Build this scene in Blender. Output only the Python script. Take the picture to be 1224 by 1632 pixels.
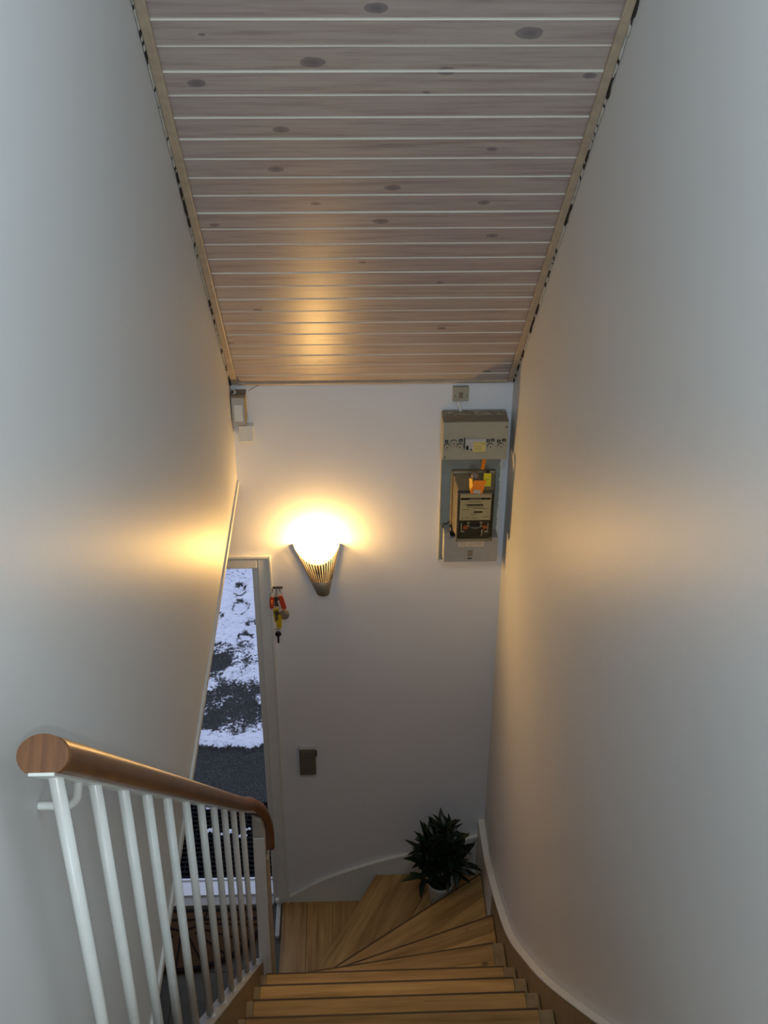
import bpy, bmesh, math, random
from mathutils import Vector, Matrix, noise

for o in list(bpy.data.objects):
    bpy.data.objects.remove(o, do_unlink=True)
SC = bpy.context.scene
COL = SC.collection
rnd = random.Random(7)

# ------------------------------------------------------------------ camera
PITCH, YAW, ROLL, FPX, CH = 0.533237, 0.034647, -0.0039817, 1830.89, 4.7404
cy, sy = math.cos(YAW), math.sin(YAW)
fw = Vector((sy * math.cos(PITCH), cy * math.cos(PITCH), -math.sin(PITCH)))
rt = Vector((cy, -sy, 0)); dn = fw.cross(rt)
c_, s_ = math.cos(ROLL), math.sin(ROLL)
rt2 = rt * c_ + dn * s_; dn2 = dn * c_ - rt * s_
cam = bpy.data.cameras.new('camera'); camo = bpy.data.objects.new('camera', cam); COL.objects.link(camo)
m = Matrix((( rt2.x, -dn2.x, -fw.x), (rt2.y, -dn2.y, -fw.y), (rt2.z, -dn2.z, -fw.z))).to_4x4()
m.translation = Vector((0, 0, CH)); camo.matrix_world = m
cam.sensor_fit = 'VERTICAL'; cam.sensor_height = 36; cam.lens = 36 * FPX / 1632; cam.clip_start = 0.02
SC.camera = camo

# ------------------------------------------------------------------ world, light, exposure
w = bpy.data.worlds.new('world'); SC.world = w; w.use_nodes = True
bg = w.node_tree.nodes['Background']; bg.inputs[0].default_value = (0.66, 0.74, 1.0, 1); bg.inputs[1].default_value = 0.95

def area(name, loc, target, sx, sy_, power, col):
    l = bpy.data.lights.new(name, 'AREA'); l.shape = 'RECTANGLE'; l.size = sx; l.size_y = sy_
    l.energy = power; l.color = col
    o = bpy.data.objects.new(name, l); COL.objects.link(o); o.location = loc
    o.rotation_euler = (Vector(target) - Vector(loc)).to_track_quat('-Z', 'Y').to_euler()
    return o
area('window_daylight', (0.12, -3.13, 4.15), (0.12, 2.0, 3.6), 0.84, 1.1, 37, (0.72, 0.89, 1.0))
area('added_roof_light', (0.10, 0.95, 5.53), (0.10, 2.3, 1.0), 0.70, 0.90, 20, (0.72, 0.89, 1.0))  # added fill for the treads and lower wall, set as an unseen roof window
# the camera's own small flash, just under the lens
fl_ = bpy.data.lights.new('flash', 'AREA'); fl_.shape = 'RECTANGLE'; fl_.size = .03; fl_.size_y = .015; fl_.energy = 6.5; fl_.color = (.95, .97, 1.0)
flo = bpy.data.objects.new('flash', fl_); COL.objects.link(flo); flo.matrix_world = m.copy(); flo.location = Vector((0, 0, CH)) + dn2 * .065 - rt2 * .0
LAMP_EMIT = 330

vs = SC.view_settings
vs.view_transform = 'Standard'; vs.look = 'None'; vs.exposure = 0.0; vs.gamma = 1.0; vs.use_curve_mapping = False

# ------------------------------------------------------------------ measures
D = 4.091          # far wall
XL, XR = -0.454, 0.644
ZC, SL = 2.918, 1.1015   # ceiling height at the far wall, its rise per metre
ZH = 2.48          # underside of the upper storey over the hall
ZU = 2.8           # upper floor
CL = math.hypot(1, SL)

# ------------------------------------------------------------------ material helpers
MATS = {}
class NT:
    def __init__(s, name, base=(.5, .5, .5), rough=.6, spec=.5, metal=0):
        s.m = bpy.data.materials.new(name); s.m.use_nodes = True
        s.t = s.m.node_tree; s.b = s.t.nodes['Principled BSDF']
        s.b.inputs['Base Color'].default_value = (*base, 1); s.b.inputs['Roughness'].default_value = rough
        s.b.inputs['Specular IOR Level'].default_value = spec; s.b.inputs['Metallic'].default_value = metal
        MATS[name] = s.m
    def n(s, typ, **kw):
        nd = s.t.nodes.new(typ)
        for k, v in kw.items(): setattr(nd, k, v)
        return nd
    def l(s, a, b): s.t.links.new(a, b)
    def coord(s, scale=(1, 1, 1), kind='Object', rot=(0, 0, 0)):
        tc = s.n('ShaderNodeTexCoord'); mp = s.n('ShaderNodeMapping'); mp.inputs['Scale'].default_value = scale
        mp.inputs['Rotation'].default_value = rot
        s.l(tc.outputs[kind], mp.inputs['Vector']); return mp.outputs[0]
    def noise(s, vec, scale, detail=4, rough=.55):
        nd = s.n('ShaderNodeTexNoise'); nd.inputs['Scale'].default_value = scale
        nd.inputs['Detail'].default_value = detail; nd.inputs['Roughness'].default_value = rough
        s.l(vec, nd.inputs['Vector']); return nd.outputs['Fac']
    def ramp(s, fac, stops):
        nd = s.n('ShaderNodeValToRGB'); e = nd.color_ramp.elements
        while len(e) < len(stops): e.new(.5)
        for el, (p, c) in zip(e, stops): el.position = p; el.color = (*c, 1) if len(c) == 3 else c
        s.l(fac, nd.inputs[0]); return nd.outputs[0]
    def mix(s, fac, a, b, mode='MIX'):
        nd = s.n('ShaderNodeMix', data_type='RGBA', blend_type=mode)
        for v, i in ((fac, 0), (a, 6), (b, 7)):
            if isinstance(v, (int, float)): nd.inputs[i].default_value = v
            elif isinstance(v, tuple): nd.inputs[i].default_value = (*v, 1)
            else: s.l(v, nd.inputs[i])
        return nd.outputs[2]
    def math(s, op, a, b=0.0, c=None):
        nd = s.n('ShaderNodeMath', operation=op)
        for i, v in enumerate((a, b) if c is None else (a, b, c)):
            if isinstance(v, (int, float)): nd.inputs[i].default_value = v
            else: s.l(v, nd.inputs[i])
        return nd.outputs[0]
    def bump(s, h, strength=.2, dist=.01):
        nd = s.n('ShaderNodeBump'); nd.inputs['Strength'].default_value = strength; nd.inputs['Distance'].default_value = dist
        s.l(h, nd.inputs['Height']); s.l(nd.outputs[0], s.b.inputs['Normal'])
    def col(s, c): s.l(c, s.b.inputs['Base Color'])

def simple(name, base, rough=.6, spec=.5, metal=0, var=.08, vscale=30, bump=.0):
    t = NT(name, base, rough, spec, metal)
    v = t.coord()
    f = t.noise(v, vscale)
    d = tuple(max(0, x * (1 - var)) for x in base); h = tuple(min(1, x * (1 + var)) for x in base)
    t.col(t.ramp(f, [(.3, d), (.7, h)]))
    if bump: t.bump(f, bump, .002)
    return t.m

# painted plaster: semi-gloss side walls, rolled far wall
def wall_mat(name, base, rough, spec, brush):
    t = NT(name, base, rough, spec)
    v = t.coord((1, 1, .12) if brush else (1, 1, 1))
    f1 = t.noise(v, 60, 4); f2 = t.noise(t.coord(), 2.2, 3)
    t.col(t.mix(f2, tuple(x * .96 for x in base), tuple(min(1, x * 1.03) for x in base)))
    f3 = t.noise(t.coord(), 5, 2)
    t.bump(t.math('ADD', f1, t.math('MULTIPLY', f3, 3.0)), .22, .0016)
    return t.m
wall_mat('wall_side', (.67, .68, .68), .45, .33, True)
wall_mat('wall_white', (.73, .74, .78), .55, .35, False)
simple('paint_white', (.72, .72, .69), .35, .5, var=.03)
simple('paint_gloss', (.66, .67, .64), .28, .5, var=.03, bump=.15)
simple('paint_grey', (.42, .42, .40), .45, .4, var=.1, vscale=20)
simple('paint_tan', (.25, .18, .095), .5, .4, var=.2, vscale=25)
simple('string_tan', (.25, .185, .10), .5, .35, var=.12, vscale=25)
simple('caulk', (.62, .60, .55), .7, .3, var=.15, bump=.4)
simple('gap_dark', (.05, .045, .04), .9, .1)
simple('groove_lit_white', (.66, .62, .54), .5, .4, var=.03)
simple('trim_wood', (.42, .34, .25), .45, .4, var=.12)

# whitewashed pine boards, knots set along the boards
KN = [(-.072, 1.858, .034), (-.351, 1.788, .026), (.242, 1.828, .024), (.586, 1.813, .020), (.421, 1.958, .036), (-.162, 1.605, .024),
      (-.185, 1.432, .024), (.387, 1.52, .016), (.13, 1.34, .026), (.393, 1.262, .02), (-.084, 1.262, .017), (.102, 1.17, .026),
      (.436, 1.085, .02), (-.381, 1.155, .018), (.073, 2.036, .03), (-.317, 1.955, .009), (-.30, .62, .02), (.33, .47, .018),
      (.53, .10, .02), (-.42, .37, .018), (.05, .93, .016), (.30, .80, .014), (.20, 1.75, .012), (-.10, .21, .014)]
def pine():
    t = NT('whitewashed_pine', (.6, .5, .45), .36, .5)
    tc = t.n('ShaderNodeTexCoord'); sp = t.n('ShaderNodeSeparateXYZ'); t.l(tc.outputs['Object'], sp.inputs[0])
    x, y = sp.outputs[0], sp.outputs[1]
    # s = distance up the slope
    s = t.math('MULTIPLY', t.math('SUBTRACT', D, y), CL)
    oi = t.n('ShaderNodeObjectInfo')
    cmb = t.n('ShaderNodeCombineXYZ'); t.l(t.math('MULTIPLY', x, 1.6), cmb.inputs[0]); t.l(t.math('MULTIPLY', s, 26), cmb.inputs[1])
    t.l(t.math('MULTIPLY', oi.outputs['Random'], 40), cmb.inputs[2])
    g = t.noise(cmb.outputs[0], 2.2, 6, .62)
    g2 = t.noise(cmb.outputs[0], 9, 3, .6)
    colr = t.ramp(g, [(.28, (.29, .225, .22)), (.5, (.42, .36, .34)), (.75, (.48, .43, .40))])
    colr = t.mix(t.math('MULTIPLY', t.math('GREATER_THAN', g2, .63), .25), colr, (.36, .25, .25))
    tint = t.ramp(oi.outputs['Random'], [(0, (.93, .90, .92)), (1, (1, 1, .96))])
    colr = t.mix(1.0, colr, tint, 'MULTIPLY')
    wob = t.math('ADD', .75, t.math('MULTIPLY', t.noise(tc.outputs['Object'], 45, 3, .6), 1.5)); mind = None
    for kx, ks, r in KN:
        dx = t.math('DIVIDE', t.math('SUBTRACT', x, kx), r)
        ds = t.math('DIVIDE', t.math('SUBTRACT', s, ks), r * .62)
        q = t.math('MULTIPLY', t.math('ADD', t.math('MULTIPLY', dx, dx), t.math('MULTIPLY', ds, ds)), wob)
        mind = q if mind is None else t.math('MINIMUM', mind, q)
    kn = t.ramp(t.math('MULTIPLY', mind, .4), [(0, (.7, .7, .7)), (.2, (.8, .8, .8)), (.36, (1, 1, 1)), (.46, (0, 0, 0))])
    kf = t.ramp(t.math('MULTIPLY', mind, .4), [(0, (.85,) * 3), (.3, (.6,) * 3), (.40, (.75,) * 3), (.5, (.0,) * 3)])
    colr = t.mix(kf, colr, (.13, .12, .14))
    t.col(colr); t.bump(g, .12, .001)
pine()

def wood(name, dark, mid, light, rough=.4, axis='X', stretch=14, fine=1.0, spec=.5):
    t = NT(name, mid, rough, spec)
    sc = {'X': (1.2, stretch, stretch), 'Y': (stretch, 1.2, stretch), 'Z': (stretch, stretch, 1.2)}[axis]
    tc = t.n('ShaderNodeTexCoord'); mp = t.n('ShaderNodeMapping'); mp.inputs['Scale'].default_value = sc
    oi = t.n('ShaderNodeObjectInfo'); ad = t.n('ShaderNodeVectorMath', operation='ADD')
    t.l(tc.outputs['Object'], mp.inputs['Vector']); t.l(mp.outputs[0], ad.inputs[0])
    cb = t.n('ShaderNodeCombineXYZ'); 
    for i in range(3): t.l(t.math('MULTIPLY', oi.outputs['Random'], 30 + 7 * i), cb.inputs[i])
    t.l(cb.outputs[0], ad.inputs[1])
    g = t.noise(ad.outputs[0], 2.0 * fine, 6, .6)
    c = t.ramp(g, [(.33, dark), (.5, mid), (.68, light)])
    tint = t.ramp(oi.outputs['Random'], [(0, (.74, .71, .68)), (1, (1.15, 1.13, 1.05))])
    c = t.mix(1.0, c, tint, 'MULTIPLY')
    vo = t.n('ShaderNodeTexVoronoi'); vo.inputs['Scale'].default_value = 1.0
    mp2 = t.n('ShaderNodeMapping'); mp2.inputs['Scale'].default_value = (5, 5, 5)
    t.l(tc.outputs['Object'], mp2.inputs['Vector'])
    ad2 = t.n('ShaderNodeVectorMath', operation='ADD'); t.l(mp2.outputs[0], ad2.inputs[0]); t.l(cb.outputs[0], ad2.inputs[1])
    t.l(ad2.outputs[0], vo.inputs['Vector'])
    k = t.ramp(vo.outputs['Distance'], [(.05, (.8,) * 3), (.11, (0,) * 3)])
    c = t.mix(k, c, tuple(x * .3 for x in dark))
    t.col(c); t.bump(g, .1, .001)
    return t
wood('tread_oak', (.23, .128, .042), (.36, .215, .078), (.47, .30, .12), .42)
wood('nosing_shade_oak', (.04, .022, .010), (.065, .035, .015), (.09, .05, .022), .6)
def rail_wood(name, rough):
    t = NT(name, (.3, .12, .04), rough, .6)
    v = t.coord((40, 3, 3)); g = t.noise(v, 3.0, 6, .6)
    v2 = t.coord((120, 8, 40)); g2 = t.noise(v2, 2.0, 3, .6)
    c = t.ramp(g, [(.3, (.095, .034, .011)), (.5, (.145, .056, .018)), (.75, (.20, .085, .028))])
    c = t.mix(t.math('MULTIPLY', t.math('GREATER_THAN', g2, .66), .6), c, (.08, .03, .012))
    t.col(c)
rail_wood('rail_wood', .36)
t = NT('rail_end_wood', (.4, .18, .06), .4, .4)
v = t.coord((6, 30, 30), rot=(0, .35, 0)); g = t.noise(v, 2.5, 5, .6); g2 = t.noise(t.coord((60, 200, 340), rot=(0, .35, 0)), 1.2, 2)
c = t.ramp(g, [(.3, (.42, .17, .045)), (.55, (.60, .27, .08)), (.75, (.66, .34, .16))])
t.col(t.mix(t.math('MULTIPLY', t.math('GREATER_THAN', g2, .64), .8), c, (.13, .05, .02)))

t = NT('tile_stone', (.2, .2, .17), .55, .2)
g = t.noise(t.coord(), 9, 6, .7); oi = t.n('ShaderNodeObjectInfo')
c = t.ramp(g, [(.3, (.045, .048, .038)), (.7, (.088, .088, .070))])
t.col(t.mix(1.0, c, t.ramp(oi.outputs['Random'], [(0, (.75,) * 3), (1, (1.1,) * 3)]), 'MULTIPLY'))
simple('grout', (.10, .10, .09), .9, .2)
simple('coir', (.070, .040, .020), .95, .1, var=.35, vscale=260, bump=.6)
simple('coir_dark', (.012, .010, .010), .95, .1, var=.3, vscale=200)
simple('rubber', (.008, .008, .009), .8, .12, var=.3, vscale=90)
simple('sill_white', (.80, .84, .88), .4, .4, var=.04)

# ground with melting snow (cover stored per vertex)
t = NT('snowy_ground', (.5, .5, .5), .7, .3)
at = t.n('ShaderNodeAttribute', attribute_name='cover'); f = at.outputs['Fac']
n1 = t.noise(t.coord(), 26, 8, .72); n2 = t.noise(t.coord(), 110, 5, .75)
n3 = t.noise(t.coord(), 52, 6, .7)
f = t.math('ADD', t.math('ADD', f, t.math('MULTIPLY', t.math('SUBTRACT', n1, .5), 2.2)), t.math('MULTIPLY', t.math('SUBTRACT', n2, .5), 1.6))
f = t.math('ADD', f, t.math('MULTIPLY', t.math('SUBTRACT', n3, .5), 1.8))
ground = t.ramp(n2, [(.38, (.012, .012, .012)), (.55, (.035, .036, .033)), (.70, (.14, .145, .15))])
snow = t.ramp(n1, [(.3, (.66, .70, .82)), (.6, (.84, .87, .96))])
k = t.ramp(f, [(.42, (0, 0, 0)), (.62, (.55,) * 3), (.78, (1, 1, 1))])
t.col(t.mix(k, ground, snow)); t.bump(t.math('ADD', n1, n2), .6, .012)

simple('metal_bronze', (.30, .265, .20), .5, .4, .35, var=.05, vscale=60)
simple('steel', (.5, .5, .48), .3, .5, 1.0)
simple('steel_dark', (.16, .15, .14), .4, .5, .8)
simple('box_beige', (.36, .345, .27), .5, .4, var=.04)
simple('box_brown', (.22, .175, .12), .6, .3, var=.15)
simple('dusty_top', (.30, .27, .21), .9, .1, var=.45, vscale=60, bump=.5)
simple('back_bluegrey', (.26, .30, .29), .5, .4, var=.06)
simple('cover_grey', (.34, .33, .31), .5, .4, var=.05)
simple('cover_light', (.44, .43, .41), .5, .4, var=.03)
simple('black', (.012, .012, .014), .4, .4)
simple('dark_grey', (.05, .05, .048), .4, .4)
simple('sticker_yellow', (.62, .52, .18), .6, .3, var=.06)
simple('sticker_cream', (.62, .54, .46), .6, .3, var=.06)
simple('face_plate', (.58, .54, .42), .5, .4, var=.05)
simple('meter_body', (.20, .17, .11), .35, .5, .2, var=.15)
simple('copper', (.50, .14, .05), .4, .5, .3, var=.2)
simple('orange', (.88, .26, .02), .5, .4, var=.05)
simple('amber', (.92, .52, .05), .5, .4, var=.05)
simple('yellow', (.74, .66, .03), .5, .4, var=.05)
simple('red', (.52, .06, .03), .4, .4, var=.1)
simple('key_yellow', (.55, .38, .02), .5, .4, var=.1)
simple('leather_grey', (.20, .16, .13), .6, .3, var=.1)
simple('switch_brown', (.13, .12, .095), .45, .4, var=.06)
simple('switch_light', (.40, .41, .43), .4, .4, var=.05)
simple('pot_white', (.50, .50, .44), .35, .5, var=.04)
simple('soil', (.03, .02, .012), .95, .1, var=.4)
simple('stem_brown', (.06, .045, .02), .8, .2)
simple('ochre_side', (.50, .36, .12), .5, .4, var=.08)
t = NT('leaf', (.02, .05, .018), .38, .4)
oi = t.n('ShaderNodeObjectInfo'); g = t.noise(t.coord(), 40, 3)
c = t.ramp(oi.outputs['Random'], [(0, (.004, .010, .005)), (.6, (.007, .019, .007)), (1, (.014, .036, .010))])
t.col(t.mix(g, c, (.006, .015, .008)))
t = NT('clear_case', (.9, .85, .7), .05, .5); t.b.inputs['Transmission Weight'].default_value = 1.0; t.b.inputs['IOR'].default_value = 1.1
t = NT('bulb', (1, 1, 1), .5, .5)
t.b.inputs['Emission Color'].default_value = (1.0, .56, .165, 1); t.b.inputs['Emission Strength'].default_value = LAMP_EMIT
simple('window_glass', (.6, .7, .75), .1, .5)

# ------------------------------------------------------------------ mesh helpers
class MB:
    def __init__(s): s.v, s.f, s.sm, s.mi = [], [], [], []
    def add(s, vs_, fs, smooth=False, mi=0):
        o = len(s.v); s.v += [tuple(p) for p in vs_]
        for f in fs: s.f.append([i + o for i in f]); s.sm.append(smooth); s.mi.append(mi)
        return s
    def box(s, x0, x1, y0, y1, z0, z1, mi=0, M=None):
        v = [Vector((x, y, z)) for z in (z0, z1) for y in (y0, y1) for x in (x0, x1)]
        if M is not None: v = [M @ p for p in v]
        return s.add(v, [(0, 2, 3, 1), (4, 5, 7, 6), (0, 1, 5, 4), (2, 6, 7, 3), (0, 4, 6, 2), (1, 3, 7, 5)], False, mi)
    def poly(s, pts, z0, z1, mi=0):      # prism of a plan polygon (ccw)
        n = len(pts)
        v = [(x, y, z0) for x, y in pts] + [(x, y, z1) for x, y in pts]
        return s.add(v, [list(range(n))[::-1], list(range(n, 2 * n))] + [(i, (i + 1) % n, n + (i + 1) % n, n + i) for i in range(n)], False, mi)
    def polyx(s, pts, x0, x1, mi=0):     # prism of a (y,z) polygon along x
        n = len(pts)
        v = [(x0, y, z) for y, z in pts] + [(x1, y, z) for y, z in pts]
        return s.add(v, [list(range(n)), list(range(n, 2 * n))[::-1]] + [(i, n + i, n + (i + 1) % n, (i + 1) % n) for i in range(n)], False, mi)
    def polyy(s, pts, y0, y1, mi=0):     # prism of an (x,z) polygon along y
        n = len(pts)
        v = [(x, y0, z) for x, z in pts] + [(x, y1, z) for x, z in pts]
        return s.add(v, [list(range(n))[::-1], list(range(n, 2 * n))] + [(i, (i + 1) % n, n + (i + 1) % n, n + i) for i in range(n)], False, mi)
    def tube(s, pts, r, n=10, cap=True, mi=0, flat=None, vs_=1.0):
        pts = [Vector(p) for p in pts]; rs = r if isinstance(r, (list, tuple)) else [r] * len(pts)
        o = len(s.v); up = Vector((0, 0, 1)); prev = None
        for i, p in enumerate(pts):
            d = (pts[min(i + 1, len(pts) - 1)] - pts[max(i - 1, 0)]).normalized()
            if prev is None:
                a = d.cross(up)
                if a.length < .05: a = d.cross(Vector((1, 0, 0)))
                a.normalize()
            else:
                a = (prev - d * prev.dot(d)).normalized()
            prev = a; b = a.cross(d)
            for k in range(n):
                t_ = 2 * math.pi * k / n
                ca, sb = math.cos(t_), math.sin(t_)
                if flat and sb < -flat: sb = -flat
                s.v.append(tuple(p + (a * ca + b * (sb * vs_)) * rs[i]))
        for i in range(len(pts) - 1):
            for k in range(n):
                s.f.append([o + i * n + k, o + i * n + (k + 1) % n, o + (i + 1) * n + (k + 1) % n, o + (i + 1) * n + k]); s.sm.append(True); s.mi.append(mi)
        if cap:
            s.f.append([o + k for k in range(n)][::-1]); s.sm.append(False); s.mi.append(mi)
            s.f.append([o + (len(pts) - 1) * n + k for k in range(n)]); s.sm.append(False); s.mi.append(mi)
        return s
    def lathe(s, prof, n=24, c=(0, 0, 0), a0=0, a1=2 * math.pi, mi=0):
        full = abs(a1 - a0 - 2 * math.pi) < 1e-6; o = len(s.v); cols = n if full else n + 1
        for r, z in prof:
            for k in range(cols):
                t_ = a0 + (a1 - a0) * k / n
                s.v.append((c[0] + r * math.cos(t_), c[1] + r * math.sin(t_), c[2] + z))
        for i in range(len(prof) - 1):
            for k in range(n):
                k2 = (k + 1) % cols
                s.f.append([o + i * cols + k, o + i * cols + k2, o + (i + 1) * cols + k2, o + (i + 1) * cols + k]); s.sm.append(True); s.mi.append(mi)
        return s
    def build(s, name, mat, parent=None, origin=None, bevel=0, seg=2, **props):
        me = bpy.data.meshes.new(name); O = Vector(origin) if origin else Vector((0, 0, 0))
        me.from_pydata([tuple(Vector(p) - O) for p in s.v], [], s.f)
        for mm in (mat if isinstance(mat, (list, tuple)) else [mat]): me.materials.append(MATS[mm])
        for p, sm, mi in zip(me.polygons, s.sm, s.mi): p.use_smooth = sm; p.material_index = mi
        me.update()
        bm = bmesh.new(); bm.from_mesh(me); bmesh.ops.recalc_face_normals(bm, faces=bm.faces); bm.to_mesh(me); bm.free()
        o = bpy.data.objects.new(name, me); COL.objects.link(o); o.location = O
        if parent is not None:
            o.parent = parent; o.location = O - abs_loc(parent)
        if bevel:
            b = o.modifiers.new('bevel', 'BEVEL'); b.width = bevel; b.segments = seg; b.limit_method = 'ANGLE'; b.angle_limit = math.radians(40)
        for k, v in props.items(): o[k] = v
        return o
def abs_loc(o):
    p = Vector((0, 0, 0))
    while o is not None: p += o.location; o = o.parent
    return p
def thing(name, label, cat, loc, group=None):
    o = bpy.data.objects.new(name, None); COL.objects.link(o); o.location = loc; o.empty_display_size = .05
    o['label'] = label; o['category'] = cat
    if group: o['group'] = group
    return o
def tag(o, label, cat, group=None):
    o['label'] = label; o['category'] = cat
    if group: o['group'] = group
    return o
def struct(o, label=None):
    o['kind'] = 'structure'
    if label: o['label'] = label
    return o
def ceil_z(y): return ZC + (D - y) * SL
def clip(poly, a, b, c):        # keep a*x+b*y<=c
    out = []
    for i in range(len(poly)):
        p, q = poly[i], poly[(i + 1) % len(poly)]
        fp, fq = a * p[0] + b * p[1] - c, a * q[0] + b * q[1] - c
        if fp <= 0: out.append(p)
        if (fp < 0 < fq) or (fq < 0 < fp):
            t_ = fp / (fp - fq); out.append((p[0] + (q[0] - p[0]) * t_, p[1] + (q[1] - p[1]) * t_))
    return out

# ------------------------------------------------------------------ walls
YB = -3.2; ZT = 5.55           # back wall of the landing, flat ceiling height
yflat = D - (ZT - ZC) / SL     # where the slope meets the flat ceiling
def profile(zlow): return [(YB, zlow), (D, zlow), (D, ZC + .03), (yflat, ZT + .03), (YB, ZT + .03)]
b = MB(); b.polyx([(YB, ZH), (D, ZH), (D, ZC + .03), (yflat, ZT + .03), (YB, ZT + .03)], XL - .11, XL)
struct(b.build('wall_left', 'wall_side'), 'pale painted side wall above the hall opening, left of the stairs')
b = MB(); b.polyx([(YB, -.1), (D + .16, -.1), (D + .16, ZC + .03), (D, ZC + .03), (yflat, ZT + .03), (YB, ZT + .03)], XR, XR + .12)
struct(b.build('wall_right', 'wall_side'), 'pale painted side wall right of the stairs')
DX0, DX1 = -1.31, -.416       # door opening
b = MB()
b.box(DX1, XR, D, D + .16, -.1, ZC + .12); b.box(-2.4, DX0, D, D + .16, -.1, ZC + .12); b.box(DX0, DX1, D, D + .16, 2.058, ZC + .12)
struct(b.build('wall_far', 'wall_white'), 'white wall at the foot of the stairs')
b = MB(); b.box(XL - .11, .12 - .46, YB - .12, YB, 2.5, ZT); b.box(.12 + .46, XR + .12, YB - .12, YB, 2.5, ZT)
b.box(.12 - .46, .58, YB - .12, YB, 2.5, 3.55); b.box(.12 - .46, .58, YB - .12, YB, 4.75, ZT)
struct(b.build('wall_back', 'wall_white'))
wn = struct(MB().box(-.34, .58, YB - .07, YB - .03, 3.55, 3.61).box(-.34, .58, YB - .07, YB - .03, 4.69, 4.75).box(-.34, -.28, YB - .07, YB - .03, 3.61, 4.69).box(.52, .58, YB - .07, YB - .03, 3.61, 4.69).build('window_1', 'paint_gloss'))
MB().box(-.28, .52, YB - .055, YB - .045, 3.61, 4.69).build('pane', 'window_glass', wn)
struct(MB().box(-2.4, XL - .11, YB, D, ZH, ZH + .1).build('ceiling', 'wall_white'), 'hall ceiling')
struct(MB().box(-2.52, -2.4, YB, D, -.1, ZH).build('wall_hall', 'wall_white'))
struct(MB().box(-2.52, XR + .12, -.42, -.3, -.1, ZH).build('wall_near', 'wall_white'))

# thin bead along the bottom edge of the left wall
struct(MB().box(XL - .006, XL + .007, .1, D - .001, ZH - .018, ZH + .004).build('trim_1', 'paint_white'), 'narrow white bead along the lower edge of the left wall')

# sloping boarded ceiling
SA = math.atan(SL)
def cp(x, s, h=0):     # point on ceiling underside: s up the slope, h below it
    return (x, D - s / CL - h * SL / CL, ZC + s * SL / CL - h / CL)
def cbox(mb, x0, x1, s0, s1, h0, h1, mi=0):
    v = [cp(x, s, h) for h in (h0, h1) for s in (s0, s1) for x in (x0, x1)]
    return mb.add(v, [(0, 2, 3, 1), (4, 5, 7, 6), (0, 1, 5, 4), (2, 6, 7, 3), (0, 4, 6, 2), (1, 3, 7, 5)], False, mi)
b = MB(); smax = (D - yflat) * CL
cbox(b, XL, XR, -.02, smax + .05, -.006, -.06)
b.box(XL, XR, YB, .48, ZT, ZT + .06); b.box(XL, XR, 1.42, yflat + .03, ZT, ZT + .06); b.box(XL, -.27, .48, 1.42, ZT, ZT + .06); b.box(.47, XR, .48, 1.42, ZT, ZT + .06)
ceil = struct(b.build('ceiling', 'groove_lit_white'), 'sloping ceiling of whitewashed pine boards with pale grooves')
PW = .0872
k = 0; s0 = .010
while s0 < smax - .05:
    s1 = .0872 * (k + 1) - .0095
    b = MB(); dz = rnd.uniform(-.0008, .0008)
    e = .0035
    # face plus the bevel up the slope, coloured paler for the light it catches
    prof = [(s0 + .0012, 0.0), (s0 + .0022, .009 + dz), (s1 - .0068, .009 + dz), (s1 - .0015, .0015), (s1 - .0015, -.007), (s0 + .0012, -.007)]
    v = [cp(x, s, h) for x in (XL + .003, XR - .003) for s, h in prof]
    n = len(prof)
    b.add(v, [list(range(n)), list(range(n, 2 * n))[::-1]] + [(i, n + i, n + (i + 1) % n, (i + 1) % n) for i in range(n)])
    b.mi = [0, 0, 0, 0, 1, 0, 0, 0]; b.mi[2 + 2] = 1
    b.build('plank', ['whitewashed_pine', 'groove_lit_white'], ceil)
    s0 = s1; k += 1
w2 = struct(MB().box(-.31, .51, .44, .49, ZT - .02, ZT + .1).box(-.31, .51, 1.41, 1.46, ZT - .02, ZT + .1).box(-.31, -.26, .49, 1.41, ZT - .02, ZT + .1).box(.46, .51, .49, 1.41, ZT - .02, ZT + .1).build('added_roof_window', 'paint_gloss'))  # unseen frame added around the roof fill light
MB().box(-.26, .46, .49, 1.41, ZT + .04, ZT + .05).build('pane', 'window_glass', w2)
# edge trims of the ceiling
def ctrim(x0, x1, name, label):
    b = MB(); cbox(b, x0, x1, .012, smax, .0095, .021); return struct(b.build(name, 'trim_wood', bevel=.003), label)
ctrim(XL + .006, XL + .030, 'trim_2', 'wooden edge strip between the boarded ceiling and the left wall')
ctrim(XR - .028, XR - .006, 'trim_3', 'wooden edge strip between the boarded ceiling and the right wall')
b = MB(); cbox(b, XL + .03, XR - .028, .002, .012, .0, .017); struct(b.build('trim_4', 'trim_wood'), 'wooden strip where the boarded ceiling meets the far wall')
# ragged filler along those strips
def ragged(x, sgn, name, mat, wd, off, seed):
    b = MB(); N = 220; r = random.Random(seed); pts = []
    for i in range(N + 1):
        s = .0 + (smax) * i / N
        wv = wd * (.35 + 1.1 * abs(noise.noise(Vector((s * 14, seed, 0)))) + .35 * r.random())
        pts.append((cp(x, s, off), cp(x + sgn * .0006, s, off + wv), cp(x + sgn * .006, s, off)))
    v = [p for q in pts for p in q]; f = []
    for i in range(N):
        a = 3 * i; f += [(a, a + 3, a + 4, a + 1), (a + 1, a + 4, a + 5, a + 2)]
    b.add(v, f); return struct(b.build(name, mat))
ragged(XL + .0008, 1, 'trim_5', 'caulk', .014, .012, 3)
ragged(XL + .0004, 1, 'trim_6', 'gap_dark', .013, .012, 5)
ragged(XR - .0008, -1, 'trim_7', 'caulk', .013, .012, 9)
ragged(XR - .0004, -1, 'trim_8', 'gap_dark', .014, .012, 11)

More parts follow.
